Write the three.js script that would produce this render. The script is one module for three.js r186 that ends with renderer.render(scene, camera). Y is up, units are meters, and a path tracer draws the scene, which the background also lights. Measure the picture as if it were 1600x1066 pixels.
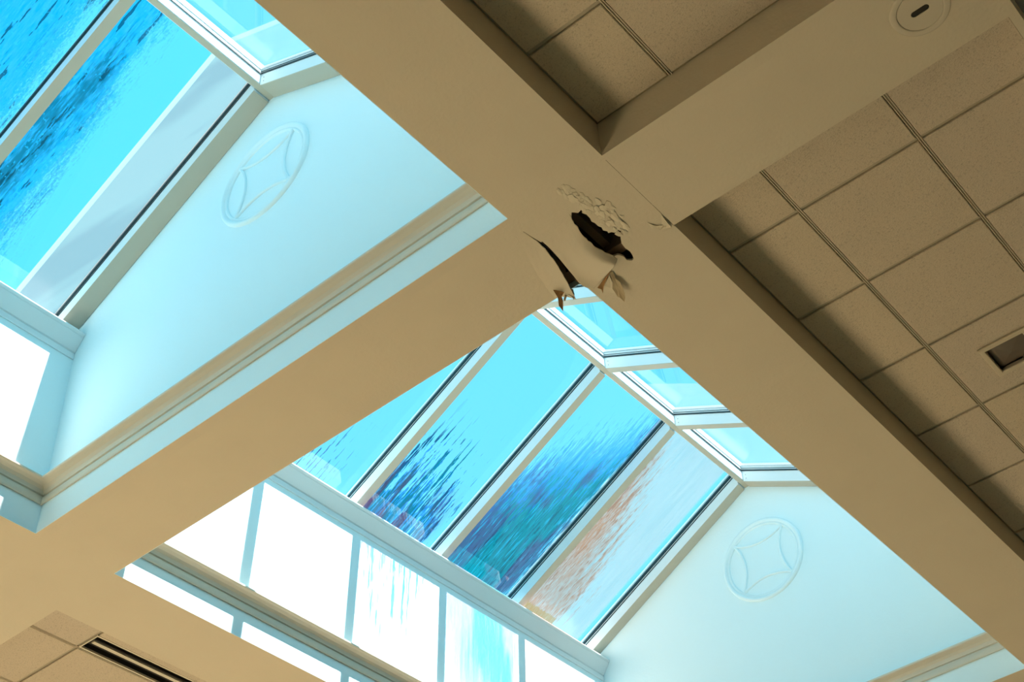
import * as THREE from 'three';
import { mergeGeometries } from 'three/addons/utils/BufferGeometryUtils.js';
import { RectAreaLightUniformsLib } from 'three/addons/lights/RectAreaLightUniformsLib.js';

// ---------------------------------------------------------------- camera, sky, sun, exposure
RectAreaLightUniformsLib.init();
const scene = new THREE.Scene();
const EYE = 1.3;                                   // all heights below are given above the eye and raised by it
const camera = new THREE.PerspectiveCamera(27.05, 1600 / 1066, 0.05, 200);
{
  const yaw = 0.92819, pitch = 0.76044, roll = -0.07669;
  const f = new THREE.Vector3(Math.sin(yaw) * Math.cos(pitch), Math.sin(pitch), -Math.cos(yaw) * Math.cos(pitch));
  const r = new THREE.Vector3(Math.cos(yaw), 0, Math.sin(yaw));
  const u = new THREE.Vector3().crossVectors(r, f);
  camera.up.copy(r.clone().multiplyScalar(-Math.sin(roll)).addScaledVector(u, Math.cos(roll)));
  camera.position.set(0, EYE, 0);
  camera.lookAt(f.clone().add(camera.position));
}
scene.add(camera);
scene.background = new THREE.Color().setRGB(0.19, 0.90, 1.28);
const sun = new THREE.DirectionalLight(new THREE.Color().setRGB(0.93, 0.99, 1.0), 23.5);
sun.position.set(4 + 0.125 * 16, EYE + 5 + 2.4 * 16, -4 + 16);
sun.target.position.set(4, EYE + 5, -4);
sun.castShadow = true;
sun.shadow.mapSize.set(4096, 4096);
Object.assign(sun.shadow.camera, { left: -14, right: 14, top: 14, bottom: -14, near: 1, far: 90 });
scene.add(sun, sun.target);

const renderer = new THREE.WebGLRenderer({ antialias: true });
renderer.toneMapping = THREE.LinearToneMapping;
renderer.toneMappingExposure = 1.0;
renderer.shadowMap.enabled = true;

// ---------------------------------------------------------------- helpers
const rng = (s) => () => { s |= 0; s = (s + 0x6d2b79f5) | 0; let t = Math.imul(s ^ (s >>> 15), 1 | s); t = (t + Math.imul(t ^ (t >>> 7), 61 | t)) ^ t; return ((t ^ (t >>> 14)) >>> 0) / 4294967296; };
const hash = (x, y, s) => { let h = Math.imul(x, 374761393) + Math.imul(y, 668265263) + Math.imul(s, 974634777); h = Math.imul(h ^ (h >>> 13), 1274126177); return ((h ^ (h >>> 16)) >>> 0) / 4294967296; };
const vnoise = (x, y, s) => { const xi = Math.floor(x), yi = Math.floor(y), fx = x - xi, fy = y - yi, u = fx * fx * (3 - 2 * fx), v = fy * fy * (3 - 2 * fy);
  return (hash(xi, yi, s) * (1 - u) + hash(xi + 1, yi, s) * u) * (1 - v) + (hash(xi, yi + 1, s) * (1 - u) + hash(xi + 1, yi + 1, s) * u) * v; };
const fbm = (x, y, s, o = 4) => { let a = 0, w = 0.5, t = 0; for (let i = 0; i < o; i++) { a += w * vnoise(x, y, s + i * 17); t += w; x *= 2.03; y *= 2.03; w *= 0.5; } return a / t; };
const clamp = (x, a = 0, b = 1) => Math.min(b, Math.max(a, x));
const sm = (a, b, x) => { const t = clamp((x - a) / (b - a)); return t * t * (3 - 2 * t); };
const mix3 = (a, b, t) => [a[0] + (b[0] - a[0]) * t, a[1] + (b[1] - a[1]) * t, a[2] + (b[2] - a[2]) * t];
const toS = (c) => 255 * (c <= 0.0031308 ? 12.92 * c : 1.055 * Math.pow(c, 1 / 2.4) - 0.055);

function dataTex(w, h, fn, srgb, repeat = false) {       // fn(u, v) -> [r, g, b] in 0..1, linear when srgb
  const d = new Uint8Array(w * h * 4);
  for (let j = 0; j < h; j++) for (let i = 0; i < w; i++) {
    const c = fn((i + 0.5) / w, (j + 0.5) / h, i, j), k = (j * w + i) * 4;
    for (let q = 0; q < 3; q++) d[k + q] = clamp(Math.round(srgb ? toS(clamp(c[q])) : c[q] * 255), 0, 255);
    d[k + 3] = 255;
  }
  const t = new THREE.DataTexture(d, w, h);
  t.magFilter = THREE.LinearFilter; t.minFilter = THREE.LinearMipmapLinearFilter; t.generateMipmaps = true;
  if (srgb) t.colorSpace = THREE.SRGBColorSpace;
  if (repeat) t.wrapS = t.wrapT = THREE.RepeatWrapping;
  t.needsUpdate = true;
  return t;
}
function metricUV(g) {                                   // uv in metres from the dominant axis of each face
  const n = g.index ? g.toNonIndexed() : g, p = n.attributes.position, uv = new Float32Array(p.count * 2);
  const a = new THREE.Vector3(), b = new THREE.Vector3(), c = new THREE.Vector3();
  for (let i = 0; i < p.count; i += 3) {
    a.fromBufferAttribute(p, i); b.fromBufferAttribute(p, i + 1); c.fromBufferAttribute(p, i + 2);
    const m = b.clone().sub(a).cross(c.clone().sub(a)), x = Math.abs(m.x), y = Math.abs(m.y), z = Math.abs(m.z);
    [a, b, c].forEach((v, k) => { const q = y >= x && y >= z ? [v.x, v.z] : x >= z ? [v.z, v.y] : [v.x, v.y]; uv[(i + k) * 2] = q[0]; uv[(i + k) * 2 + 1] = q[1]; });
  }
  n.setAttribute('uv', new THREE.BufferAttribute(uv, 2));
  return n;
}
const box = (x0, x1, y0, y1, z0, z1) => metricUV(new THREE.BoxGeometry(x1 - x0, y1 - y0, z1 - z0).translate((x0 + x1) / 2, (y0 + y1) / 2, (z0 + z1) / 2));
const poly = (pts) => new THREE.Shape(pts.map(([a, b]) => new THREE.Vector2(a, b)));
function prismX(pts, x0, x1, bevel = 0) {                 // outline in (z, y), swept along x
  const g = new THREE.ExtrudeGeometry(poly(pts.map(([z, y]) => [-z, y])), { depth: x1 - x0 - 2 * bevel, bevelEnabled: bevel > 0, bevelSize: bevel, bevelThickness: bevel, bevelOffset: -bevel, bevelSegments: 1, steps: 1 });
  g.rotateY(Math.PI / 2); g.translate(x0 + bevel, 0, 0);
  return metricUV(g);
}
function prismZ(pts, z0, z1) {                            // outline in (x, y), swept along z
  const g = new THREE.ExtrudeGeometry(poly(pts), { depth: z1 - z0, bevelEnabled: false });
  g.translate(0, 0, z0);
  return metricUV(g);
}
function plate(pts, y, t, holes = []) {                   // outline in (x, z), t thick, its underside at y
  const s = poly(pts.map(([x, z]) => [x, -z]));
  holes.forEach((h) => s.holes.push(new THREE.Path(h.map(([x, z]) => new THREE.Vector2(x, -z)))));
  const g = new THREE.ExtrudeGeometry(s, { depth: t, bevelEnabled: false });
  g.rotateX(-Math.PI / 2); g.translate(0, y, 0);
  return metricUV(g);
}
const used = {};
const numbered = (n) => { const k = used[n] ?? 0; used[n] = k + 1; return k ? `${n}_${String(k).padStart(3, '0')}` : n; };
const UP = new THREE.Group();                             // only a height to copy: things stand EYE above the numbers used here
function group(name, kind) { const g = new THREE.Group(); g.name = numbered(name); g.position.y = EYE; if (kind) g.userData.kind = kind; scene.add(g); return g; }
function part(name, geo, mat, parent, label) {
  const m = new THREE.Mesh(Array.isArray(geo) ? (geo.length > 1 ? mergeGeometries(geo.map((g) => { const q = g.index ? g.toNonIndexed() : g; for (const k of Object.keys(q.attributes)) if (!['position', 'normal', 'uv'].includes(k)) q.deleteAttribute(k); return q; })) : geo[0]) : geo, mat);
  m.castShadow = m.receiveShadow = true; m.name = name;
  if (label) m.userData.label = label;
  if (parent) parent.add(m); else { m.name = numbered(name); m.position.y = EYE; scene.add(m); }
  return m;
}
const struct = (name, geo, mat) => { const m = part(name, geo, mat, null); m.userData.kind = 'structure'; return m; };
const tag = (o, label, category, grp) => { Object.assign(o.userData, { label, category }); if (grp) o.userData.group = grp; return o; };

// ---------------------------------------------------------------- materials
const rgb = (r, g, b) => new THREE.Color().setRGB(r, g, b);
const plasterBump = dataTex(512, 512, (u, v) => { const a = fbm(u * 60, v * 60, 3, 3), b = fbm(u * 9, v * 9, 8, 3); const k = 0.6 * a + 0.4 * b; return [k, k, k]; }, false, true);
plasterBump.repeat.set(1.3, 1.3);
const plasterTone = dataTex(512, 512, (u, v) => { const k = 0.95 + 0.05 * fbm(u * 8, v * 8, 31, 5); return [k, k * 0.995, k * 0.985]; }, true, true);
plasterTone.repeat.set(0.6, 0.6);
const M = {};
const matte = (c, extra = {}) => new THREE.MeshStandardMaterial({ color: c, roughness: 0.75, ...extra });
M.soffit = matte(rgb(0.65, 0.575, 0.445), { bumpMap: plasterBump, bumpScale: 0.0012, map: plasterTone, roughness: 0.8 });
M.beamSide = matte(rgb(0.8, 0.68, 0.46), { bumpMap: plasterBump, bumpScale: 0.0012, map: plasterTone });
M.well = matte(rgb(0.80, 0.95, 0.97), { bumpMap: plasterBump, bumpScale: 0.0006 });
M.cream = matte(rgb(0.68, 0.62, 0.50), { roughness: 0.55 });
M.frame = matte(rgb(0.76, 0.82, 0.82), { roughness: 0.4 });
M.cap = matte(rgb(0.5, 0.46, 0.36), { roughness: 0.5 });  // shaded undersides of the pale frame, put into the colour of added strips
M.rubber = matte(rgb(0.012, 0.03, 0.035), { roughness: 0.6 });
M.bead = matte(rgb(0.3, 0.36, 0.36), { roughness: 0.4 });
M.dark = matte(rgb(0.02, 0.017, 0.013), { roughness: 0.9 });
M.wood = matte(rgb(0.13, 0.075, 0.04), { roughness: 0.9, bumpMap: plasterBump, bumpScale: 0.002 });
M.paper = matte(rgb(0.42, 0.235, 0.1), { roughness: 0.9, side: THREE.DoubleSide });
M.flake = matte(rgb(0.67, 0.595, 0.455), { roughness: 0.7, bumpMap: plasterBump, bumpScale: 0.0008, side: THREE.DoubleSide });
M.fitting = matte(rgb(0.60, 0.535, 0.42), { roughness: 0.5 });
M.roof = matte(rgb(0.55, 0.53, 0.5));
M.screw = matte(rgb(0.35, 0.37, 0.36), { roughness: 0.35, metalness: 0.6 });
M.wall = matte(rgb(0.42, 0.36, 0.27));
{
  const speck = dataTex(512, 512, (u, v, i, j) => {
    const a = vnoise(u * 150, v * 150, 5), b = vnoise(u * 80, v * 80, 12), c = hash(i >> 1, j >> 1, 9);
    const pit = sm(0.70, 0.86, 0.6 * a + 0.4 * c) * 0.5 + sm(0.74, 0.85, b) * 0.35;
    const k = 0.97 + 0.03 * fbm(u * 6, v * 6, 2, 3) - 0.42 * pit - 0.06 * c;
    return [k, k * 0.985, k * 0.96];
  }, true, true);
  const rough = dataTex(512, 512, (u, v) => { const k = 0.5 * vnoise(u * 150, v * 150, 5) + 0.5 * vnoise(u * 70, v * 70, 7); return [1 - k, 1 - k, 1 - k]; }, false, true);
  speck.repeat.set(2.2, 2.2); rough.repeat.set(2.2, 2.2);
  M.tiles = [0, 1, 2].map((i) => new THREE.MeshStandardMaterial({ color: rgb(0.62 - 0.012 * i, 0.53 - 0.008 * i, 0.405 + 0.004 * i), map: speck, bumpMap: rough, bumpScale: 0.0015, roughness: 0.95 }));
  M.tee = matte(rgb(0.58, 0.50, 0.37), { roughness: 0.55 });
  M.shadedCrossTee = matte(rgb(0.40, 0.345, 0.25), { roughness: 0.6 });  // darker than the main tees: shade of the recess put into the colour
  M.shadowGap = matte(rgb(0.3, 0.25, 0.17), { roughness: 0.9 });
}
const glassClear = new THREE.MeshPhysicalMaterial({ color: rgb(0.93, 0.97, 0.98), transmission: 1, thickness: 0, roughness: 0, ior: 1.5, side: THREE.DoubleSide });

// ---------------------------------------------------------------- measures (metres; x along the main beam, -z across the skylights)
const XA = 3.27, XB = 3.794, XD = 8.496, Z1 = -2.423, Z2 = -1.909, Z3 = -5.702, Z4 = -0.317, Z5 = -6.216, H = 4.6, HC = 4.809;
const LEN = XD - XB, X0 = XA - LEN, GAP = XB - XA;
const BAYS = [[X0 - GAP - LEN, X0 - GAP], [X0, XA], [XB, XD], [XD + GAP, XD + GAP + LEN]];   // the four skylights of the row; the outer two are unseen, added to send light in
const ZR = -4.097, HR = 6.973, SL = 0.5335, GD = 0.15, RT = 0.19;
const under = (z) => HR - SL * Math.abs(z - ZR);          // underside of the rafters
const PITCH = 0.6132, XT = 4.28, ZT = -1.518;

// ---------------------------------------------------------------- floor, outer walls, roof deck
{
  const tile = dataTex(512, 512, (u, v) => { const k = 0.92 + 0.08 * fbm(u * 10, v * 10, 77, 4); const g = Math.min((u * 4) % 1, (v * 4) % 1) < 0.02 ? 0.75 : 1; return [0.88 * k * g, 0.63 * k * g, 0.37 * k * g]; }, true, true);
  tile.repeat.set(0.5, 0.5);
  struct('floor', box(-8, 16, -EYE - 0.2, -EYE, -16, 6), new THREE.MeshStandardMaterial({ map: tile, roughness: 0.6 }));
  struct('wall_left', box(-8.2, -8, -EYE, 5.0, -16, 6), M.wall);
  struct('wall_right', box(16, 16.2, -EYE, 5.0, -16, 6), M.wall);
  struct('wall_far', box(-8.2, 16.2, -EYE, 5.0, -16.2, -16), M.wall);
  struct('wall_near', box(-8.2, 16.2, -EYE, 5.0, 6, 6.2), M.wall);
  struct('roof_deck', [
    box(-8.2, 16.2, 5.0, 5.25, Z1 + 0.22, 6.2), box(-8.2, 16.2, 5.0, 5.25, -16.2, Z3 - 0.22),
    ...[[-8.2, BAYS[0][0]], ...BAYS.slice(0, 3).map((b, i) => [b[1], BAYS[i + 1][0]]), [BAYS[3][1], 16.2]].map(([a, b]) => box(a + 0.08, b - 0.08, 5.0, 5.25, Z3 - 0.22, Z1 + 0.22))], M.roof);
}

// ---------------------------------------------------------------- beams (plastered bulkheads between the skylights and the tile fields)
const E = 0.003, MX0 = 2.9, MX1 = 4.6, MZ = -3.3;                    // the damaged crossing is a hollow box between these
{
  const main = group('ceiling_beam', 'structure');
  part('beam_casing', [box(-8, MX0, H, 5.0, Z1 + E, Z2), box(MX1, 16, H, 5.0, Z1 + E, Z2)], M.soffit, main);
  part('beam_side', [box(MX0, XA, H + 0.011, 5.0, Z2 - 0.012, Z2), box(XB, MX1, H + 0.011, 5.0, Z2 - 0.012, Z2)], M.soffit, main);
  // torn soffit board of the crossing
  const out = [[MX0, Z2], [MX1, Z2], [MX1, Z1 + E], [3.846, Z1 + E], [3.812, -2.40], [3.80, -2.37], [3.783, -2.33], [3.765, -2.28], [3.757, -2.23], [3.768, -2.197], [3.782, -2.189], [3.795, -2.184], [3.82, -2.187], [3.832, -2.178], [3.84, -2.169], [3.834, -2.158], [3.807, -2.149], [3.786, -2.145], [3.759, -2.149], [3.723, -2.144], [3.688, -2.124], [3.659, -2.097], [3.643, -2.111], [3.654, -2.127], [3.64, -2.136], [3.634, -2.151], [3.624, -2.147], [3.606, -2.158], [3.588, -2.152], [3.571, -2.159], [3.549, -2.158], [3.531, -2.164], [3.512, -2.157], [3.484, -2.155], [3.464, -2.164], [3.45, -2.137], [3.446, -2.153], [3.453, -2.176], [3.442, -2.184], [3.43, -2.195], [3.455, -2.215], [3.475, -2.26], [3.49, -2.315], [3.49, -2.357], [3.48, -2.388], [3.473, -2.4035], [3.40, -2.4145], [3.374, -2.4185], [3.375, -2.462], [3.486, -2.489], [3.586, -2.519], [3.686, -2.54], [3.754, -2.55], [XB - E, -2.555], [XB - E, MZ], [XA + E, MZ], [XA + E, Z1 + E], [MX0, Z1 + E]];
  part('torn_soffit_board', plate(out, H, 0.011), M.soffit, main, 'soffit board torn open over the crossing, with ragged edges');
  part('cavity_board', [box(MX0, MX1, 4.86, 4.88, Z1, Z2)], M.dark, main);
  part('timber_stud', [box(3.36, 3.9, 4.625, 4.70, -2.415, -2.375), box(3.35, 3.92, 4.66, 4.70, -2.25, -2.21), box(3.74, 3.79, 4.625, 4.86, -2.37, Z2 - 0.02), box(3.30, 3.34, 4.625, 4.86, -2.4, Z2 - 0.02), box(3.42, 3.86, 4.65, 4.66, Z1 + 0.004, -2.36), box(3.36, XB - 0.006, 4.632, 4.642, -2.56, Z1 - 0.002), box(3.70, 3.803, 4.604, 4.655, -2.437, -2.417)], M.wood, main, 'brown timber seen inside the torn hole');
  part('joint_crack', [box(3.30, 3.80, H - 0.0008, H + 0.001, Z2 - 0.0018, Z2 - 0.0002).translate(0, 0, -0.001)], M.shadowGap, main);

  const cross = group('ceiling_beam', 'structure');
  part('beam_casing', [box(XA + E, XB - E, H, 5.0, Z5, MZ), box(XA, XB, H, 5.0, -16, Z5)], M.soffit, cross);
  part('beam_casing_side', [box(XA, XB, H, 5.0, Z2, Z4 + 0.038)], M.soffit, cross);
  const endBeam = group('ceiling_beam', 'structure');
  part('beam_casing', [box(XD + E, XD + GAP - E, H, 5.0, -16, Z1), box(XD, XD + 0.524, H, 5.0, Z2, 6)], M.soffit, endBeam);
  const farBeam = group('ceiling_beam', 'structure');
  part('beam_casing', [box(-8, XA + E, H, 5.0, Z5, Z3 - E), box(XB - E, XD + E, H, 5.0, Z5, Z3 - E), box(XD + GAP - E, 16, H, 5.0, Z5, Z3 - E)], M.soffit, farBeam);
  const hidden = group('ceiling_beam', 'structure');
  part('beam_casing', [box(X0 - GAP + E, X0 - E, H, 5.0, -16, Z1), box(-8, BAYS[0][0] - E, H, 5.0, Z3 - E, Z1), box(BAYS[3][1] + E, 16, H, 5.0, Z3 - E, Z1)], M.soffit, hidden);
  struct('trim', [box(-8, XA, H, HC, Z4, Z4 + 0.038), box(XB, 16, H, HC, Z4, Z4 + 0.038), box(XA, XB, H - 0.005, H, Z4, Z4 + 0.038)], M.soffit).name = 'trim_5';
}

// ---------------------------------------------------------------- tile fields
const ceiling = group('ceiling', 'structure');
{
  const slabs = [];                                      // the slab above the grid
  slabs.push(box(-8, 16, 4.9, 5.0, Z2 + 0.001, 6), box(-8, 16, 4.9, 5.0, -16, Z5 - 0.001));
  part('ceiling_slab', slabs, M.roof, ceiling);
  const g = 0.0115, lip = 0.009;                          // half the joint; how far a tile hangs below the grid
  const cache = {};
  function tileGeo(w, d, holes) {                         // origin at the low corner of the cell
    const key = `${w.toFixed(3)},${d.toFixed(3)}`;
    if (!holes && cache[key]) return cache[key];
    const b = 0.0035, s = new THREE.Shape([[g + b, g + b], [w - g - b, g + b], [w - g - b, d - g - b], [g + b, d - g - b]].map(([a, c]) => new THREE.Vector2(a, -c)).reverse());
    if (holes) s.holes.push(new THREE.Path(holes.map(([a, c]) => new THREE.Vector2(a, -c))));
    const q = new THREE.ExtrudeGeometry(s, { depth: 0.014, bevelEnabled: true, bevelSize: b, bevelThickness: b, bevelSegments: 1 });
    q.rotateX(-Math.PI / 2); q.translate(0, -lip + b, 0);
    const r = metricUV(q); if (!holes) cache[key] = r; return r;
  }
  let k = 0;
  function tile(x0, x1, z0, z1, holes) {
    const m = part('ceiling_tile', tileGeo(x1 - x0, z1 - z0, holes), M.tiles[(k++ * 7) % 3], ceiling);
    m.position.set(x0, HC, z0); m.name = k > 1 ? `ceiling_tile_${String(k - 1).padStart(3, '0')}` : 'ceiling_tile';
  }
  let bars = 0;
  const bar = (geo) => { const m = part(bars ? `grid_bar_${String(bars).padStart(3, '0')}` : 'grid_bar', geo, M.tee, ceiling); bars++; return m; };
  const mainTee = (x0, x1, z) => bar([box(x0, x1, HC - 0.006, HC + 0.002, z - 0.0075, z - 0.003), box(x0, x1, HC - 0.006, HC + 0.002, z + 0.003, z + 0.0075), box(x0, x1, HC + 0.02, HC + 0.026, z - 0.012, z + 0.012)]);
  const shadedCrossTee = (x, z0, z1) => { const m = bar([box(x - 0.0075, x + 0.0075, HC + 0.002, HC + 0.010, z0, z1)]); m.material = M.shadedCrossTee; return m; };
  function field(xs, zs, skip, noTee) {
    for (let i = 0; i + 1 < xs.length; i++) for (let j = 0; j + 1 < zs.length; j++) if (!skip || !skip(i, j)) tile(xs[i], xs[i + 1], zs[j], zs[j + 1]);
    for (let j = 1; j + 1 < zs.length; j++) mainTee(xs[0], xs.at(-1), zs[j]);
    for (let i = 1; i + 1 < xs.length; i++) for (let j = 0; j + 1 < zs.length; j++) if (!noTee || !noTee(i, j)) shadedCrossTee(xs[i], zs[j] + 0.011, zs[j + 1] - 0.011);
  }
  const angle = (x0, x1, z0, z1) => { const w = 0.014, m = part(`wall_angle`, [box(x0, x1, HC + 0.002, HC + 0.02, z0, z0 + w), box(x0, x1, HC + 0.002, HC + 0.02, z1 - w, z1), box(x0, x0 + w, HC + 0.002, HC + 0.02, z0, z1), box(x1 - w, x1, HC + 0.002, HC + 0.02, z0, z1)], M.shadowGap, ceiling); return m; };  // shade of the edge gap is put into the dark strip colour
  // right-hand field
  const xr = [XB]; for (let i = 0; XT + i * PITCH < XD - 0.1; i++) xr.push(XT + i * PITCH); xr.push(XD);
  const zr = [Z2, ZT, ZT + PITCH, ZT + 2 * PITCH - 0.026].map((z) => Math.min(z, Z4));
  field(xr, zr, (i, j) => i === 3 && j === 1);
  angle(XB, XD, Z2, Z4);
  { // the tile that carries the square light has a cut-out for it
    const x0 = xr[3], z0 = zr[1], a = 5.725 - x0, b = 5.957 - x0, c = -1.325 - z0, d = -1.093 - z0;
    tile(x0, xr[4], z0, zr[2], [[a, c], [b, c], [b, d], [a, d]]);
  }
  // upper field
  const xu = []; for (let i = 5; i >= 0; i--) xu.push(2.793 - i * PITCH); xu.push(XA);
  field(xu, [Z2, ZT - 0.004, ZT + PITCH, Z4]);
  angle(xu[0], XA, Z2, Z4);
  // lower-left field, beyond the far beam
  const zl = [Z5 - 0.515 - 2 * PITCH, Z5 - 0.515 - PITCH, Z5 - 0.515, Z5];
  const xl = [XB, XT + 0.02, XT + 0.02 + PITCH, XT + 0.02 + 2 * PITCH];
  field(xl, zl, (i, j) => j === 2 && i >= 1, (i, j) => j === 2 && i > 1);
  tile(xl[1], xl.at(-1), Z5 - 0.342, Z5);
  angle(XB, xl.at(-1), zl[0], Z5);
}

// ---------------------------------------------------------------- skylight wells, cornices and curbs
function wellWalls(x0, x1) {
  const top = (z) => under(z) + RT;
  const gab = [[Z3 - 0.22, H + 0.4], [Z3 - 0.001, H + 0.4], [Z3 - 0.001, H], [Z1 + 0.001, H], [Z1 + 0.001, H + 0.4], [Z1 + 0.22, H + 0.4], [Z1 + 0.22, top(Z1 + 0.22)], [ZR, top(ZR)], [Z3 - 0.22, top(Z3 - 0.22)]];
  const foot = gab.slice(1, 5), head = [gab[0], gab[1], gab[4], ...gab.slice(5)];
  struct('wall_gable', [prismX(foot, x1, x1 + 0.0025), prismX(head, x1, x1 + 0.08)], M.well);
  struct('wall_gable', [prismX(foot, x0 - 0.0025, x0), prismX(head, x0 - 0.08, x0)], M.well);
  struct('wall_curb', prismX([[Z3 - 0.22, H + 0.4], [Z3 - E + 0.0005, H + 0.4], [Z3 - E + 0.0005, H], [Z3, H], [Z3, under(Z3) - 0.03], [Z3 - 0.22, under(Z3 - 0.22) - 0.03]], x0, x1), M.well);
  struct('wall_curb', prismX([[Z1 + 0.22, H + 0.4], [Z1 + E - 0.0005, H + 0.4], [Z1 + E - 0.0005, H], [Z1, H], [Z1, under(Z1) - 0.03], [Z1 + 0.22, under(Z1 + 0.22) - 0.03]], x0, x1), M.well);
}
BAYS.forEach(([a, b]) => wellWalls(a, b));

// a moulding: profile [projection, height] swept round the inside of the rectangle, mitred at the corners
function ringMoulding(prof, x0, x1, z0, z1, sides) {
  const P = (p, s) => s === 'far' ? [[x0 + p, z0 + p], [x1 - p, z0 + p]] : s === 'near' ? [[x1 - p, z1 - p], [x0 + p, z1 - p]] : s === 'high' ? [[x1 - p, z0 + p], [x1 - p, z1 - p]] : [[x0 + p, z1 - p], [x0 + p, z0 + p]];
  return sides.map((s) => {
    const pos = [];
    const tri = (a, b, c) => pos.push(...a, ...b, ...c);
    for (let i = 0; i + 1 < prof.length; i++) {
      const [p, y] = prof[i], [q, w] = prof[i + 1], [a, b] = P(p, s), [c, d] = P(q, s);
      const A = [a[0], y, a[1]], B = [b[0], y, b[1]], C = [c[0], w, c[1]], D = [d[0], w, d[1]];
      tri(A, B, D); tri(A, D, C);
    }
    const g = new THREE.BufferGeometry();
    g.setAttribute('position', new THREE.Float32BufferAttribute(pos, 3)); g.computeVertexNormals();
    return metricUV(g);
  });
}
const corniceProf = [[0, 4.785], [0.010, 4.782], [0.014, 4.79], [0.015, 4.806], [0.012, 4.826], [0.004, 4.832], [0.003, 4.840], [0.012, 4.843], [0.013, 4.852], [0.018, 4.867], [0.032, 4.881], [0.054, 4.889], [0.070, 4.892], [0.075, 4.896], [0.075, 4.905], [0.069, 4.911], [0.02, 4.918], [0, 4.935]];
const curbProf = [[0, 5.86], [0.008, 5.858], [0.010, 5.868], [0.010, 5.897], [0.003, 5.9], [0.003, 5.907], [0.012, 5.912], [0.070, 5.993], [0.068, 5.997], [0.073, 6.002], [0.081, 6.008], [0.084, 6.012], [0.084, 6.02], [0.077, 6.026], [0, 6.088]];
[[X0, XA], [XB, XD]].forEach(([a, b], i) => {
  const c = group('trim', 'structure'); c.name = `trim_${2 * i + 1}`;
  ringMoulding(corniceProf, a, b, Z3, Z1, ['far', 'high', 'near', 'low']).forEach((g, k) => part(k ? `cornice_${String(k).padStart(3, '0')}` : 'cornice', g, M.cream, c));
  const t = group('trim', 'structure'); t.name = `trim_${2 * i + 2}`;
  const ends = (g, z) => g;
  ['far', 'near'].forEach((s, k) => {
    const far = s === 'far', zz = (p) => far ? Z3 + p : Z1 - p;
    part(k ? 'curb_moulding_001' : 'curb_moulding', prismX([...curbProf.map(([p, y]) => [zz(p), y]).reverse()], a + 0.002, b - 0.002), M.frame, t);
  });
});
used.trim = 0;

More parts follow.
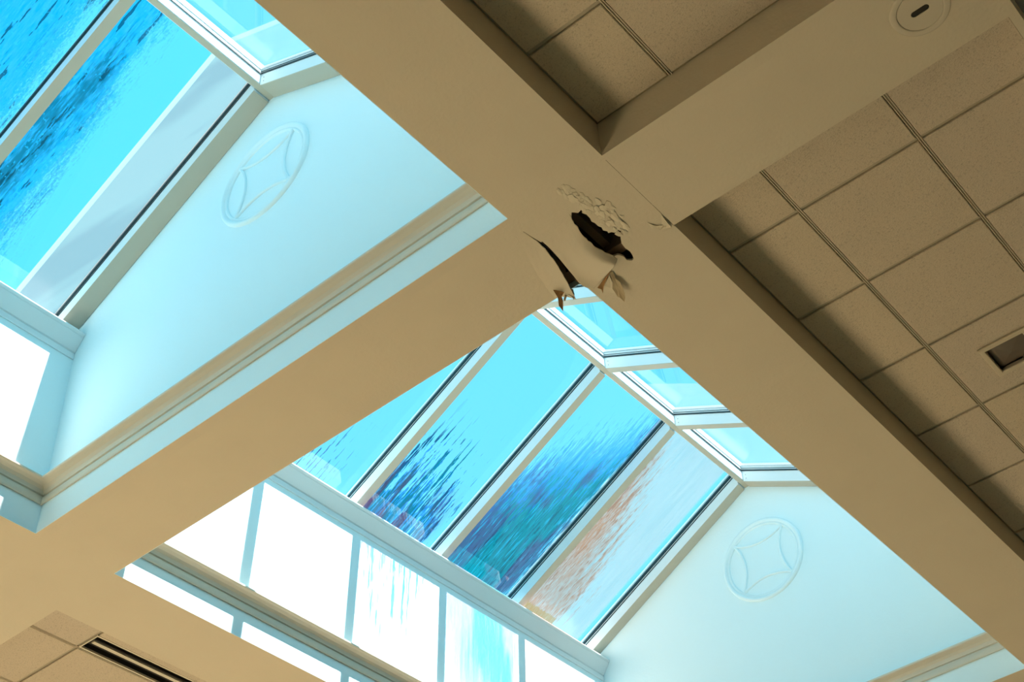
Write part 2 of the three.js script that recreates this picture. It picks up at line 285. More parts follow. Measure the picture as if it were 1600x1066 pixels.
// ---------------------------------------------------------------- skylight frames and glass
function paneTextures(kind, seed) {
  const near = kind.startsWith('haze'), W = near ? 256 : 512, HH = near ? 512 : 1024, C = [0.95, 0.97, 0.98];
  const col = new Uint8Array(W * HH * 4), rgh = new Uint8Array(W * HH * 4);
  const look = (u, s) => {                                // u: 0 low x .. 1 high x; s: 0 ridge .. 1 curb; returns [colour filter, scatter 0..1]
    const fine = fbm(u * 105, s * 17, seed, 4), streak = fbm(u * 66 + 3, s * 9, seed + 40, 3), big = fbm(u * 3.2, s * 2.2, seed + 90, 3), grain = fbm(u * 150, s * 190, seed + 60, 2);
    const jag = fbm(u * 30, s * 2.0, seed + 11, 2), fleck = fbm(u * 120, s * 46, seed + 120, 3), wob = fbm(u * 5, s * 5, seed + 150, 3);
    let c = C, sc = 0;
    const tint = (t, k) => { c = mix3(c, t, clamp(k)); };
    if (kind === 'sparse' || kind === 'tips') {
      const few = kind === 'sparse';
      const dens = sm(0.40, few ? 1.2 : 0.98, s + 0.26 * (wob - 0.5) + 0.12 * (jag - 0.5)) * (few ? 0.5 : 1) * (few ? sm(0.95, 0.3, u) : 0.15 + 0.85 * sm(1.0, 0.74, u));
      const on = sm(0.70 - 0.42 * dens, 0.74 - 0.40 * dens, 0.40 * streak + 0.32 * fleck + 0.28 * fine);
      tint([0.02, 0.40, 0.82], on * (0.55 + 0.5 * fleck) * Math.min(1, dens * 3));
      const deep = sm(0.66 - 0.23 * dens, 0.695 - 0.22 * dens, 0.55 * streak + 0.27 * jag + 0.18 * fleck);
      tint(mix3([0.0, 0.13, 0.24], [0.0, 0.30, 0.34], sm(0.42, 0.58, big)), deep * 0.92 * Math.min(1, dens * 3));
      const mag = sm(0.40, 0.53, fbm(u * 4.5 + 7, s * 2.6, seed + 5, 3) + 0.10 * (streak - 0.5)) * sm(0.66, 0.84, s) * sm(0.97, 0.6, u);
      tint([0.46, 0.05, 0.12], mag * (few ? 0.35 * on : 1) * (0.35 + 1.0 * fleck));
    } else if (kind === 'heavy') {
      const edge = 0.02 + 0.50 * (1 - u) + 0.20 * (jag - 0.5) + 0.30 * (fleck - 0.5) + 0.16 * (streak - 0.5), right = sm(1.0, 0.88, u + 0.16 * (fine - 0.5) + 0.10 * (fleck - 0.5) - 0.10 * sm(0.5, 0, s));
      const on = sm(edge - 0.10, edge + 0.20, s) * right;
      tint([0.04, 0.46, 0.90], on * (0.6 + 0.7 * (fleck - 0.3)));
      const body = sm(edge + 0.10, edge + 0.40, s + 0.2 * (fine - 0.5)) * right;
      tint([0.0, 0.25 + 0.22 * fine, 0.27 + 0.16 * fine], body * 0.94);
      const pur = sm(0.47, 0.60, fbm(u * 4.2 + 1, s * 2.6, seed + 7, 3) + 0.14 * (streak - 0.5) + 0.10 * sm(0.35, 0.1, u) * sm(0.5, 0.8, s)) * sm(edge, edge + 0.25, s) * right;
      tint([0.42, 0.15, 0.29], pur * (0.45 + 0.55 * fleck));
      tint([0.0, 0.07, 0.12], sm(0.56, 0.66, 0.55 * streak + 0.45 * fleck) * body * 0.55);
      tint([0.20, 0.72, 0.85], sm(0.57, 0.68, 0.5 * fine + 0.5 * fbm(u * 80, s * 15, seed + 21, 3)) * on * 0.5);
    } else if (kind === 'brown') {
      const film = sm(0.93, 0.89, u);
      tint([0.80, 0.62, 0.55], film * (0.86 + 0.25 * (big - 0.5)));
      sc = film * (0.060 + 0.03 * streak + 0.03 * (wob - 0.5));
      const b = sm(-0.09, 0.19, 0.07 + 0.62 * s - 0.20 * sm(0.72, 1.0, s) + 0.24 * (jag - 0.5) + 0.20 * (fleck - 0.5) + 0.18 * (streak - 0.5) - u * 0.86) * sm(0.04, 0.16, s);
      tint([0.80, 0.27, 0.15], b * (0.55 + 0.75 * (fleck - 0.25)) * (0.75 + 0.5 * wob));
      tint([0.40, 0.12, 0.06], b * sm(0.58, 0.68, 0.6 * streak + 0.4 * fleck) * 0.5);
      sc += b * 0.02;
      if (s > 0.905 + 0.02 * fine && u < 0.50 + 0.06 * jag) { tint([0.78, 0.31, 0.09], 0.55 + 0.4 * fleck); sc = 0.075; }
    } else if (kind.startsWith('haze')) {
      const from = Number(kind.slice(4)) / 100, w = sm(from - 0.012, from, u + (from > 0.1 && from < 0.66 ? 0.25 * (0.4 - s) : 0)) * sm(1.0, 0.985, u);
      tint([0.78, 0.80, 0.80], w); sc = w * (0.034 + 0.012 * streak);
      if (from > 0.66 && Math.abs(u - from - 0.012) < 0.016) sc = 0.075;
    } else if (kind === 'blue' || kind === 'edge') {
      const lim = kind === 'edge' ? 0.40 - 0.10 * (1 - s) : 0.94;
      const on = sm(lim + 0.10, lim - 0.08, u + 0.20 * (fbm(u * 9, s * 5, seed + 3, 4) - 0.5) + 0.22 * (fleck - 0.5) + 0.10 * (grain - 0.5));
      tint([0.0, 0.66, 1.0], on * (0.72 + 0.40 * fleck));
      tint([0.30, 0.94, 1.0], 0.55 * (1 - on));
      const drk = sm(0.50, 0.74, fbm(u * 7, s * 3.2, seed + 8, 4) * 0.66 + 0.16 * streak + 0.18 * fleck + (kind === 'edge' ? 0.10 + 0.10 * (s - 0.5) - 0.5 * Math.abs(u - 0.2) : 0.34 * (0.45 - u)));
      tint([0.0, 0.27, 0.36], drk * on * 0.9);
      tint([0.0, 0.06, 0.09], sm(0.68, 0.73, 0.7 * fbm(u * 30, s * 9, seed + 44, 2) + 0.3 * fleck) * on * 0.75);
      tint([0.15, 0.8, 1.0], sm(0.72, 0.82, fbm(u * 60, s * 105, seed + 33, 2)) * on * 0.5);
      if (kind === 'edge' && u > 0.66) {
        if (u < 0.695) { c = [0.95, 0.9, 0.85]; sc = 0.12; } else { c = mix3([0.82, 0.64, 0.56], [0.66, 0.52, 0.48], clamp(sm(0.4, 0.7, fbm(u * 6 + s * 4, s * 2, seed + 70, 3)))); sc = 0.072; }
      }
    }
    return [c, sc];
  };
  for (let j = 0; j < HH; j++) for (let i = 0; i < W; i++) {
    const [c, sc] = look((i + 0.5) / W, 1 - (j + 0.5) / HH), k = (j * W + i) * 4, r = Math.sqrt(clamp(sc));
    for (let q = 0; q < 3; q++) { col[k + q] = Math.round(toS(clamp(c[q]))); rgh[k + q] = Math.round(255 * r); }
    col[k + 3] = rgh[k + 3] = 255;
  }
  const mk = (d, srgb) => { const t = new THREE.DataTexture(d, W, HH); t.magFilter = THREE.LinearFilter; t.minFilter = THREE.LinearMipmapLinearFilter; t.generateMipmaps = true; if (srgb) t.colorSpace = THREE.SRGBColorSpace; t.needsUpdate = true; return t; };
  return [mk(col, true), mk(rgh, false)];
}
function filmGlass(kind, seed) {
  const [map, rough] = paneTextures(kind, seed);
  return new THREE.MeshPhysicalMaterial({ map, roughnessMap: rough, roughness: 1, transmission: 1, thickness: 0, ior: 1.5, side: THREE.DoubleSide });
}
function slopedBox(x0, x1, za, zb, d0, d1, bevel = 0) {    // a bar that follows the slope: d0..d1 above the rafters' underside
  return prismX([[za, under(za) + d0], [zb, under(zb) + d0], [zb, under(zb) + d1], [za, under(za) + d1]], x0, x1, bevel);
}
function quadPane(x0, x1, zr, ze) {                        // from the ridge (zr) to the eave (ze)
  const A = [x0, under(zr) + GD, zr], B = [x1, under(zr) + GD, zr], C = [x1, under(ze) + GD, ze], D = [x0, under(ze) + GD, ze];
  const g = new THREE.BufferGeometry();
  const far = ze < zr, v = far ? [A, D, C, A, C, B] : [A, C, D, A, B, C], t = far ? [[0, 1], [0, 0], [1, 0], [0, 1], [1, 0], [1, 1]] : [[0, 1], [1, 0], [0, 0], [0, 1], [1, 1], [1, 0]];
  g.setAttribute('position', new THREE.Float32BufferAttribute(v.flat(), 3)); g.setAttribute('uv', new THREE.Float32BufferAttribute(t.flat(), 2)); g.computeVertexNormals();
  return g;
}
function skylight(name, x0, x1, rafters, films, nearFilms = []) {
  const w = group(name, 'structure'); w.name = name;
  const n = {}; const nm = (k) => { n[k] = (n[k] ?? -1) + 1; return n[k] ? `${k}_${String(n[k]).padStart(3, '0')}` : k; };
  const zf = Z3 - 0.2, zn = Z1 + 0.2, rf = -4.115, rn = -4.072;
  part('ridge_beam', prismX([[rf, HR + 0.004], [rn - 0.004, HR + 0.004], [rn, HR + 0.008], [rn, HR + 0.2], [rf - 0.01, HR + 0.2], [rf - 0.01, HR + 0.022], [rf - 0.006, HR + 0.006]], x0, x1), M.frame, w);
  part('ridge_shade_strip', box(x0, x1, HR, HR + 0.0045, rf, rn - 0.004), M.cap, w, 'beige strip painting the shade under the ridge');
  rafters.forEach(([a, b]) => {
    for (const [z0, z1] of [[rf - 0.01, zf], [rn, zn]]) {
      const bar = part(nm('rafter'), slopedBox(a, b, z0, z1, 0.004, RT, 0.0015), M.frame, w);
      part('shade_strip', slopedBox(a + 0.001, b - 0.001, z0, z1, 0, 0.0045), M.cap, bar, 'beige strip painting the shade under the rafter');
    }
    for (const x of [a]) for (const [dz, y] of [[0.028, 0.018], [0.044, 0.018]]) if (b < x1 + 1) {
      const sc = new THREE.CylinderGeometry(0.0035, 0.0035, 0.003, 10).rotateZ(Math.PI / 2).translate(x - 0.0012, under(rn + dz) + 0.02 + (dz > 0.03 ? 0.022 : 0.05), rn + 0.03);
      part(nm('screw'), sc, M.screw, w);
    }
  });
  for (let i = 0; i + 1 < rafters.length; i++) {
    const a = rafters[i][1], b = rafters[i + 1][0];
    for (const far of [true, false]) {
      const zr = far ? rf - 0.01 : rn, ze = far ? zf : zn;
      const p = part(nm('glass_pane'), quadPane(a, b, zr, ze), (far ? films[i] : nearFilms[i]) || glassClear, w);
      const t = 0.006, dir = far ? -1 : 1, [g0, g1, h0, h1] = far ? [GD - 0.027, GD - 0.001, GD - 0.048, GD - 0.039] : [GD - 0.042, GD - 0.029, GD - 0.016, GD - 0.012];
      part('gasket', [slopedBox(a, a + t, zr, ze, g0, g1), slopedBox(b - t, b, zr, ze, g0, g1), slopedBox(b - t * 0.6, b, zr, ze, h0, h1), prismX([[zr, under(zr) + g0], [zr + dir * t, under(zr + dir * t) + g0], [zr + dir * t, under(zr + dir * t) + g1], [zr, under(zr) + g1]], a + t, b - t)], M.rubber, p);
      part('spacer_bar', [slopedBox(a, a + 0.004, zr, ze, GD + 0.004, GD + 0.016), slopedBox(b - 0.004, b, zr, ze, GD + 0.004, GD + 0.016), prismX([[zr, under(zr) + GD + 0.004], [zr + dir * 0.004, under(zr + dir * 0.004) + GD + 0.004], [zr + dir * 0.004, under(zr + dir * 0.004) + GD + 0.016], [zr, under(zr) + GD + 0.016]], a + 0.004, b - 0.004)], M.bead, p);
    }
  }
  part('eave_closer', [prismX([[zf - 0.02, under(zf) - 0.05], [zf, under(zf) - 0.05], [zf, under(zf) + RT], [zf - 0.02, under(zf) + RT]], x0, x1)], M.frame, w);
  part('eave_closer_001', [prismX([[zn, under(zn) - 0.05], [zn + 0.02, under(zn) - 0.05], [zn + 0.02, under(zn) + RT], [zn, under(zn) + RT]], x0, x1)], M.frame, w);
}
skylight('window_1', X0, XA, [[X0, X0 + 0.12], [-0.48, -0.41], [0.42, 0.49], [1.32, 1.39], [2.22, 2.29], [3.15, XA - 0.002]], [null, null, null, filmGlass('blue', 201), filmGlass('edge', 311)], [null, null, null, null, filmGlass('haze67', 177)]);
for (const [n, i] of [['added_window_3', 0], ['added_window_4', 3]]) { const [a, b] = BAYS[i]; skylight(n, a, b, [0, 1, 2, 3, 4, 5].map((k) => [a + k * (LEN - 0.1) / 5, a + k * (LEN - 0.1) / 5 + 0.07]), []); }  // unseen skylights, added for more and evener bounce light on the ceiling
skylight('window_2', XB, XD, [[XB, XB + 0.1], [4.76, 4.83], [5.66, 5.725], [6.55, 6.615], [7.445, 7.51], [8.40, XD - 0.002]], [null, filmGlass('sparse', 21), filmGlass('tips', 57), filmGlass('heavy', 83), filmGlass('brown', 99)], [null, null, null, filmGlass('haze58', 141), filmGlass('haze2', 163)]);

// ---------------------------------------------------------------- plaster medallions on the gable walls
function tubeArc(p0, p1, p2, r, seg = 18) {
  const c = new THREE.QuadraticBezierCurve3(p0, p1, p2);
  return new THREE.TubeGeometry(c, seg, r, 8, false);
}
function medallion(x, label) {
  const m = new THREE.Group(); m.name = numbered('wall_medallion'); m.position.set(x, EYE + 6.262, -4.092); scene.add(m);
  tag(m, label, 'medallion', 'round plaster medallions on the skylight gables');
  const ring = (pts) => new THREE.LatheGeometry(pts.map(([r, h]) => new THREE.Vector2(r, h)), 72).rotateZ(Math.PI / 2);
  part('outer_ring', ring([[0.300, 0], [0.302, 0.008], [0.309, 0.013], [0.316, 0.010], [0.319, 0.007], [0.324, 0.012], [0.334, 0.020], [0.344, 0.021], [0.352, 0.016], [0.356, 0.008], [0.357, 0]]), M.well, m);
  const V = [[1, 1], [-1, 1], [-1, -1], [1, -1]].map(([z, y]) => new THREE.Vector3(-0.003, y * 0.222, z * 0.222));
  for (let i = 0; i < 4; i++) {
    const a = V[i], b = V[(i + 1) % 4], mid = a.clone().add(b).multiplyScalar(0.5); mid.y *= 0.42; mid.z *= 0.42;
    part(i ? `arc_moulding_00${i}` : 'arc_moulding', tubeArc(a, mid, b, 0.0105), M.well, m);
  }
  return m;
}
medallion(XA, 'pale round medallion with four curved ribs, on the upper left skylight gable');
medallion(XD, 'pale round medallion with four curved ribs, on the lower right skylight gable');

// ---------------------------------------------------------------- fittings
{
  const t = new THREE.Group(); t.name = numbered('recessed_downlight'); t.position.set(3.532, EYE + H, -0.565); scene.add(t);
  tag(t, 'round white recessed downlight with a dark slot opening, in the cross beam', 'downlight');
  const L = (pts) => new THREE.LatheGeometry(pts.map(([r, y]) => new THREE.Vector2(r, y)), 56);
  part('trim_ring', L([[0.118, 0], [0.117, -0.004], [0.112, -0.007], [0.094, -0.0075], [0.090, -0.004], [0.089, 0.0]]), M.fitting, t);
  const disc = new THREE.Shape(); disc.absarc(0, 0, 0.0885, 0, Math.PI * 2);
  const slot = new THREE.Path(); const a = 0.024, r = 0.0138;
  slot.absarc(a, 0, r, -Math.PI / 2, Math.PI / 2); slot.absarc(-a, 0, r, Math.PI / 2, Math.PI * 1.5); disc.holes.push(slot);
  const face = new THREE.ExtrudeGeometry(disc, { depth: 0.003, bevelEnabled: false, curveSegments: 40 }).rotateX(-Math.PI / 2).rotateY(Math.PI / 2).translate(0, -0.0045, 0);
  part('face_plate', metricUV(face), M.fitting, t);
  const sl = new THREE.Shape(); sl.absarc(a, 0, r, -Math.PI / 2, Math.PI / 2); sl.absarc(-a, 0, r, Math.PI / 2, Math.PI * 1.5);
  part('slot_opening', metricUV(new THREE.ExtrudeGeometry(sl, { depth: 0.001, bevelEnabled: false, curveSegments: 24 }).rotateX(-Math.PI / 2).rotateY(Math.PI / 2).translate(0, -0.0015, 0)), M.dark, t, 'dark slot');
}
{
  const t = new THREE.Group(); t.name = numbered('ceiling_light'); t.position.set(5.841, EYE + HC, -1.209); scene.add(t);
  tag(t, 'square recessed ceiling light with a dark faceted lens, set in a tile', 'ceiling light');
  const o = 0.131, i = 0.101;
  const fr = new THREE.Shape([[-o, -o], [o, -o], [o, o], [-o, o]].map(([a, b]) => new THREE.Vector2(a, b)));
  fr.holes.push(new THREE.Path([[-i, -i], [i, -i], [i, i], [-i, i]].map(([a, b]) => new THREE.Vector2(a, b))));
  part('frame', metricUV(new THREE.ExtrudeGeometry(fr, { depth: 0.008, bevelEnabled: true, bevelSize: 0.004, bevelThickness: 0.004, bevelSegments: 1, bevelOffset: -0.004 }).rotateX(-Math.PI / 2).translate(0, -0.021, 0)), M.tee, t);
  const lens = new THREE.ConeGeometry(i * Math.SQRT2 * 0.99, 0.022, 4, 1, false).rotateY(Math.PI / 4).rotateX(Math.PI).translate(0, -0.002, 0);
  part('lens', metricUV(lens.toNonIndexed()), new THREE.MeshPhysicalMaterial({ color: rgb(0.13, 0.10, 0.075), roughness: 0.28, clearcoat: 0.6 }), t, 'dark grey faceted lens');
  for (const [k, [x, z]] of [[-0.1, 0.116], [0.1, 0.116], [0.06, -0.116], [-0.06, -0.116]].entries()) part(k ? `screw_00${k}` : 'screw', new THREE.CylinderGeometry(0.004, 0.004, 0.003, 10).translate(x, -0.0215, z), M.dark, t);
}
{
  const x0 = XT + 0.022, x1 = x0 + 1.22, z0 = Z5 - 0.503, z1 = Z5 - 0.318;
  const t = new THREE.Group(); t.name = numbered('air_diffuser'); t.position.set(x0, EYE + HC, (z0 + z1) / 2); scene.add(t);
  tag(t, 'long slot air diffuser with two black slots, in the tiles at lower left', 'diffuser');
  const d = (z1 - z0) / 2, l = x1 - x0;
  const B = (a, b, c, e, y0 = -0.012, y1 = 0) => box(a, b, y0, y1, c, e);
  part('frame', [B(0, l, -d, -d + 0.012), B(0, l, d - 0.012, d), B(0, 0.008, -d + 0.012, d - 0.012), B(l - 0.008, l, -d + 0.012, d - 0.012)], M.cream, t);
  part('slot_opening', B(0.008, l - 0.008, -d + 0.012, d - 0.012, 0.03, 0.04), M.dark, t, 'black slot interior');
  part('slot_side', [B(0.008, l - 0.008, -d + 0.012, -d + 0.016, 0.0, 0.03), B(0.008, l - 0.008, d - 0.016, d - 0.012, 0.0, 0.03), B(0.008, 0.012, -d + 0.012, d - 0.012, 0, 0.03)], M.dark, t);
  part('centre_bar', B(0.03, l - 0.008, -0.008, 0.020, -0.008, 0.0), M.cream, t);
}

// ---------------------------------------------------------------- torn paper, paint flakes and hanging scraps at the crossing
function sheet(rows, mat, name, label, category, th = 0.0025, fine = 4, jag = 0) {   // a thick curved sheet through a grid of points
  const R = rows.length, C = rows[0].length, pt = (i, j) => new THREE.Vector3(...rows[clamp(i, 0, R - 1)][clamp(j, 0, C - 1)]);
  const cr = (a, b, c, d, t) => a.clone().multiplyScalar(-0.5 * t + t * t - 0.5 * t * t * t).addScaledVector(b, 1 - 2.5 * t * t + 1.5 * t * t * t).addScaledVector(c, 0.5 * t + 2 * t * t - 1.5 * t * t * t).addScaledVector(d, -0.5 * t * t + 0.5 * t * t * t);
  const at = (u, v) => { const i = Math.min(Math.floor(u), R - 2), j = Math.min(Math.floor(v), C - 2), row = (q) => cr(pt(q, j - 1), pt(q, j), pt(q, j + 1), pt(q, j + 2), v - j); return cr(row(i - 1), row(i), row(i + 1), row(i + 2), u - i); };
  const nu = (R - 1) * fine, nv = (C - 1) * fine, P = [], idx = [], uv = [];
  const c0 = new THREE.Vector3(); rows.flat().forEach((p) => c0.add(new THREE.Vector3(...p))); c0.multiplyScalar(1 / (R * C));
  for (let s = 0; s < 2; s++) for (let i = 0; i <= nu; i++) for (let j = 0; j <= nv; j++) {
    const q = at(i / fine, j / fine), e = 0.002 * (vnoise(q.x * 90, q.z * 90, 5) - 0.5);
    const jz = i === 0 && j > fine * 0.8 ? jag * (fbm(q.x * 55, 1.5, 6, 3) - 0.5) * 1.6 : 0, jx = j === nv ? jag * 0.7 * (fbm(q.z * 60, 2.5, 8, 3) - 0.5) : 0;
    P.push(q.x - c0.x + jx, q.y - c0.y + e * 0.5 + (s ? th : 0), q.z - c0.z + jz); uv.push(q.x, q.z);
  }
  const N = (nu + 1) * (nv + 1), id = (s, i, j) => s * N + i * (nv + 1) + j;
  for (let i = 0; i < nu; i++) for (let j = 0; j < nv; j++) for (const s of [0, 1]) { const a = id(s, i, j), b = id(s, i + 1, j), c = id(s, i + 1, j + 1), d = id(s, i, j + 1); s ? idx.push(a, b, c, a, c, d) : idx.push(a, c, b, a, d, c); }
  for (let i = 0; i < nu; i++) for (const j of [0, nv]) { const a = id(0, i, j), b = id(0, i + 1, j), c = id(1, i + 1, j), d = id(1, i, j); j ? idx.push(a, c, b, a, d, c) : idx.push(a, b, c, a, c, d); }
  for (let j = 0; j < nv; j++) for (const i of [0, nu]) { const a = id(0, i, j), b = id(0, i, j + 1), c = id(1, i, j + 1), d = id(1, i, j); i ? idx.push(a, b, c, a, c, d) : idx.push(a, c, b, a, d, c); }
  const g = new THREE.BufferGeometry(); g.setAttribute('position', new THREE.Float32BufferAttribute(P, 3)); g.setAttribute('uv', new THREE.Float32BufferAttribute(uv, 2)); g.setIndex(idx); g.computeVertexNormals();
  const m = part(name, g, mat, null); m.position.set(c0.x, c0.y + EYE, c0.z);
  return tag(m, label, category);
}
sheet([
  [[3.405, 4.6025, -2.200], [3.440, 4.5995, -2.208], [3.499, 4.594, -2.225], [3.610, 4.580, -2.234], [3.684, 4.560, -2.211], [3.742, 4.548, -2.187]],
  [[3.420, 4.6025, -2.260], [3.456, 4.5995, -2.262], [3.525, 4.591, -2.270], [3.619, 4.566, -2.271], [3.691, 4.533, -2.244], [3.745, 4.520, -2.207]],
  [[3.435, 4.6025, -2.313], [3.468, 4.5995, -2.316], [3.546, 4.593, -2.326], [3.634, 4.572, -2.322], [3.712, 4.548, -2.297], [3.768, 4.528, -2.252]],
  [[3.440, 4.6025, -2.355], [3.472, 4.5995, -2.358], [3.556, 4.596, -2.363], [3.665, 4.582, -2.368], [3.752, 4.566, -2.369], [3.805, 4.556, -2.322]],
  [[3.440, 4.6025, -2.392], [3.470, 4.5995, -2.394], [3.560, 4.597, -2.397], [3.698, 4.577, -2.408], [3.772, 4.556, -2.408], [3.823, 4.552, -2.382]],
], M.soffit, 'torn_flap', 'large sagging beige flap below the dark hole in the ceiling beam', 'plaster flap', 0.003, 8, 0.012);
sheet([
  [[3.345, 4.6015, -2.424], [3.400, 4.5995, -2.4165], [3.478, 4.596, -2.408], [3.574, 4.580, -2.415], [3.667, 4.560, -2.433], [3.747, 4.545, -2.454], [3.804, 4.535, -2.473]],
  [[3.345, 4.602, -2.440], [3.400, 4.600, -2.443], [3.489, 4.5985, -2.447], [3.587, 4.590, -2.468], [3.683, 4.582, -2.487], [3.755, 4.575, -2.500], [3.794, 4.570, -2.510]],
  [[3.345, 4.6025, -2.462], [3.400, 4.6005, -2.470], [3.486, 4.5995, -2.488], [3.586, 4.5985, -2.518], [3.686, 4.597, -2.539], [3.754, 4.595, -2.549], [3.792, 4.594, -2.554]],
  [[3.345, 4.603, -2.490], [3.400, 4.603, -2.500], [3.486, 4.603, -2.520], [3.586, 4.603, -2.550], [3.686, 4.603, -2.572], [3.754, 4.603, -2.582], [3.789, 4.603, -2.586]],
], M.soffit, 'torn_flap', 'long peeling beige sheet lifting off the cross beam corner beside a dark gap', 'plaster flap', 0.003, 6, 0.005);

function scrap(pts, mat, name, label, category, bulge = 0.006, th = 0.0018, grp) {   // a torn scrap: an outline of points in space with a raised middle
  const c = new THREE.Vector3(); pts.forEach((p) => c.add(new THREE.Vector3(...p))); c.multiplyScalar(1 / pts.length);
  const n = new THREE.Vector3(); pts.forEach((p, i) => { const q = pts[(i + 1) % pts.length]; n.add(new THREE.Vector3(...p).sub(c).cross(new THREE.Vector3(...q).sub(c))); }); n.normalize();
  const rim = pts.map((p) => new THREE.Vector3(...p).sub(c)), inner = rim.map((p) => p.clone().multiplyScalar(0.5).addScaledVector(n, bulge * 0.8)), pos = [], uv = [];
  const tri = (...v) => v.forEach((p) => { pos.push(p.x, p.y, p.z); uv.push(p.x + c.x, p.z + c.z + p.y); });
  const mid = n.clone().multiplyScalar(bulge), off = n.clone().multiplyScalar(-th);
  const N = rim.length, sh = (p) => p.clone().add(off);
  for (let i = 0; i < N; i++) {
    const a = rim[i], b = rim[(i + 1) % N], d = inner[i], e = inner[(i + 1) % N];
    tri(mid, d, e); tri(d, a, b); tri(d, b, e);
    tri(sh(mid), sh(e), sh(d)); tri(sh(d), sh(b), sh(a)); tri(sh(d), sh(e), sh(b));
    tri(a, sh(a), sh(b)); tri(a, sh(b), b);
  }
  const g = new THREE.BufferGeometry(); g.setAttribute('position', new THREE.Float32BufferAttribute(pos, 3)); g.setAttribute('uv', new THREE.Float32BufferAttribute(uv, 2)); g.computeVertexNormals();
  const m = part(name, g, mat, null); m.position.set(c.x, c.y + EYE, c.z);
  return tag(m, label, category, grp);
}
scrap([[3.736, 4.6, -2.544], [3.753, 4.587, -2.52], [3.764, 4.571, -2.503], [3.755, 4.561, -2.515], [3.759, 4.519, -2.51], [3.756, 4.451, -2.514], [3.747, 4.49, -2.528], [3.747, 4.543, -2.529]], M.paper, 'paper_scrap', 'brown pointed scrap of torn paper hanging lowest over the bright skylight glass', 'torn scrap');
scrap([[3.779, 4.6, -2.49], [3.792, 4.59, -2.471], [3.794, 4.557, -2.468], [3.791, 4.521, -2.472], [3.788, 4.538, -2.477], [3.779, 4.558, -2.491]], M.flake, 'paper_scrap', 'pale curled scrap hanging from the peeling sheet beside the damaged corner', 'torn scrap');
scrap([[3.786, 4.592, -2.509], [3.791, 4.582, -2.501], [3.782, 4.533, -2.515], [3.778, 4.545, -2.52]], M.flake, 'paper_scrap', 'small narrow pale scrap hanging between the two larger torn scraps', 'torn scrap', 0.002);
scrap([[3.822, 4.592, -2.284], [3.834, 4.597, -2.274], [3.862, 4.585, -2.287], [3.887, 4.58, -2.28], [3.917, 4.572, -2.287], [3.95, 4.562, -2.299], [3.966, 4.558, -2.309], [3.981, 4.55, -2.326], [3.951, 4.556, -2.328], [3.942, 4.56, -2.334], [3.921, 4.565, -2.33], [3.898, 4.572, -2.328], [3.87, 4.58, -2.305]].map(([x, y, z]) => [x, y, z]), matte(rgb(0.5, 0.4, 0.25), { side: THREE.DoubleSide }), 'paint_flake', 'leaf-shaped flake, greyish brown from painted shade, hanging right of the sagging flap', 'paint flake', 0.004);  // darker than the other flakes: its turned-away shade is painted in
scrap([[3.815, 4.585, -2.288], [3.817, 4.592, -2.276], [3.844, 4.583, -2.326], [3.859, 4.575, -2.35], [3.887, 4.57, -2.376], [3.862, 4.57, -2.366], [3.839, 4.565, -2.371], [3.835, 4.572, -2.352]], M.paper, 'paper_scrap', 'twisted brown strip of torn paper along the edge of the sagging flap', 'torn scrap', 0.005);
scrap([[3.835, 4.592, -2.297], [3.877, 4.588, -2.311], [3.906, 4.588, -2.334], [3.933, 4.59, -2.338], [3.961, 4.596, -2.335], [3.921, 4.596, -2.371], [3.897, 4.594, -2.377], [3.866, 4.585, -2.349]], M.flake, 'paint_flake', 'broad beige flake lifting between the brown strip and the leaf-shaped flake', 'paint flake', -0.002);
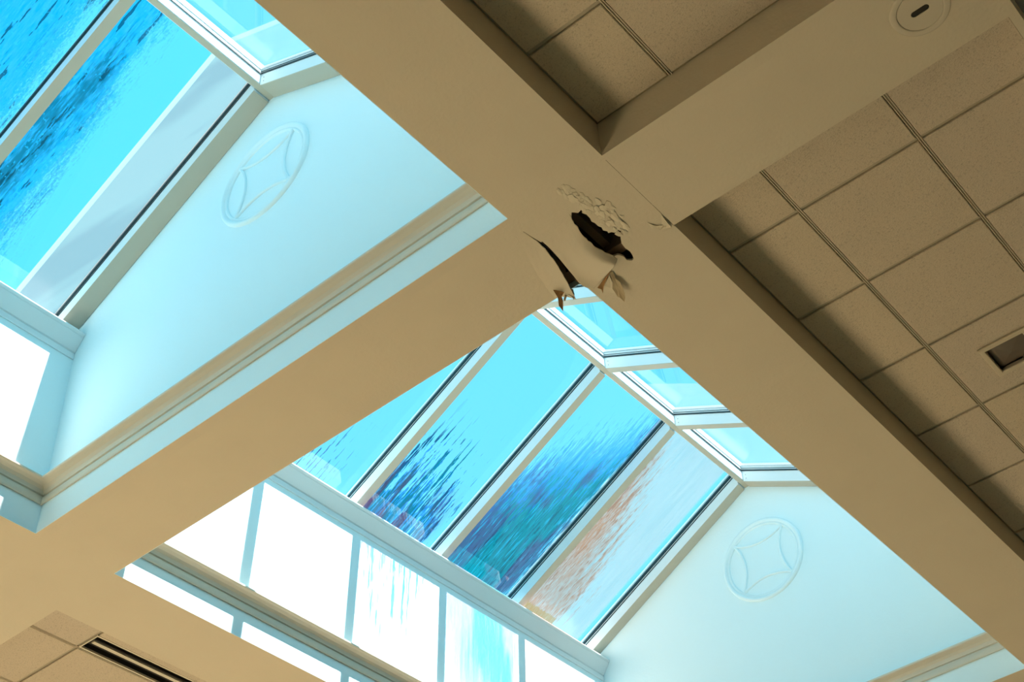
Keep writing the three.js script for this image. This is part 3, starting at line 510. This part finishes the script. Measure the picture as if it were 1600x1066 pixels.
{
  // cracked paint above the hole: many small lifted flakes
  const R = rng(71);
  for (let i = 0; i < 36; i++) {
    const t = i / 35, x = 3.295 + 0.375 * t + 0.02 * (R() - 0.5), top = -2.115 + 0.075 * sm(0, 0.75, t) - 0.03 * sm(0.85, 1, t), low = i < 9 ? -2.16 : -2.14 + 0.02 * sm(0.7, 1, t);
    const z = low + (top - low) * ((i * 0.618) % 1), n = 7 + Math.floor(R() * 4), r = 0.009 + 0.015 * R(), rot = R() * 6.28, tilt = R() * 6.28, pts = [];
    for (let k = 0; k < n; k++) { const a = rot - (k / n) * 6.283, q = r * (0.55 + 0.75 * R()); pts.push([x + Math.cos(a) * q * 1.35, H - 0.001 - 0.0036 * Math.max(0, Math.cos(a - tilt)) * (r / 0.018), z + Math.sin(a) * q * 0.75]); }
    scrap(pts, M.flake, 'paint_flake', x < 3.43 ? 'small curled paint flake at the upper left end of the cracked patch' : x < 3.55 ? 'small curled paint flake in the middle of the cracked patch above the hole' : 'small curled paint flake at the right end of the cracked patch', 'paint flake', -0.0012, 0.0009, x < 3.43 ? 'flakes at the left end of the cracked patch' : x < 3.55 ? 'flakes in the middle of the cracked patch' : 'flakes at the right end of the cracked patch');
  }
  // the blister where the beams meet the right-hand tile field
  [[[3.775, -1.972], [3.792, -1.953], [3.785, -1.925], [3.765, -1.94]], [[3.70, -1.985], [3.735, -1.972], [3.755, -1.955], [3.742, -1.992]], [[3.752, -1.975], [3.77, -1.965], [3.76, -1.945], [3.745, -1.955]]].forEach((q, i) => {
    scrap(q.map(([x, z], k) => [x, H - 0.001 - (k % 2 ? 0.005 : 0), z]).reverse(), M.flake, 'paint_flake', ['cracked paint blister touching the beam seam, nearest to the tile field corner', 'long pointed paint blister, farthest from the tile field corner', 'smallest paint blister, between the two other blisters near the tile corner'][i], 'paint flake', 0.0015, 0.0009, 'blistered paint near the tile corner');
  });
  // crack with a lifted lip on the seam between the two beams
  scrap([[3.705, H - 0.001, -1.913], [3.735, H - 0.007, -1.916], [3.775, H - 0.011, -1.918], [3.788, H - 0.008, -1.921], [3.782, H - 0.001, -1.945], [3.745, H - 0.001, -1.94]], M.flake, 'paint_flake', 'dark-edged lifted lip of paint along the beam seam at the tile corner', 'paint flake', 0.001);
}
scene.traverse((o) => { if (o.isMesh) { o.castShadow = true; o.receiveShadow = true; } });
renderer.render(scene, camera);
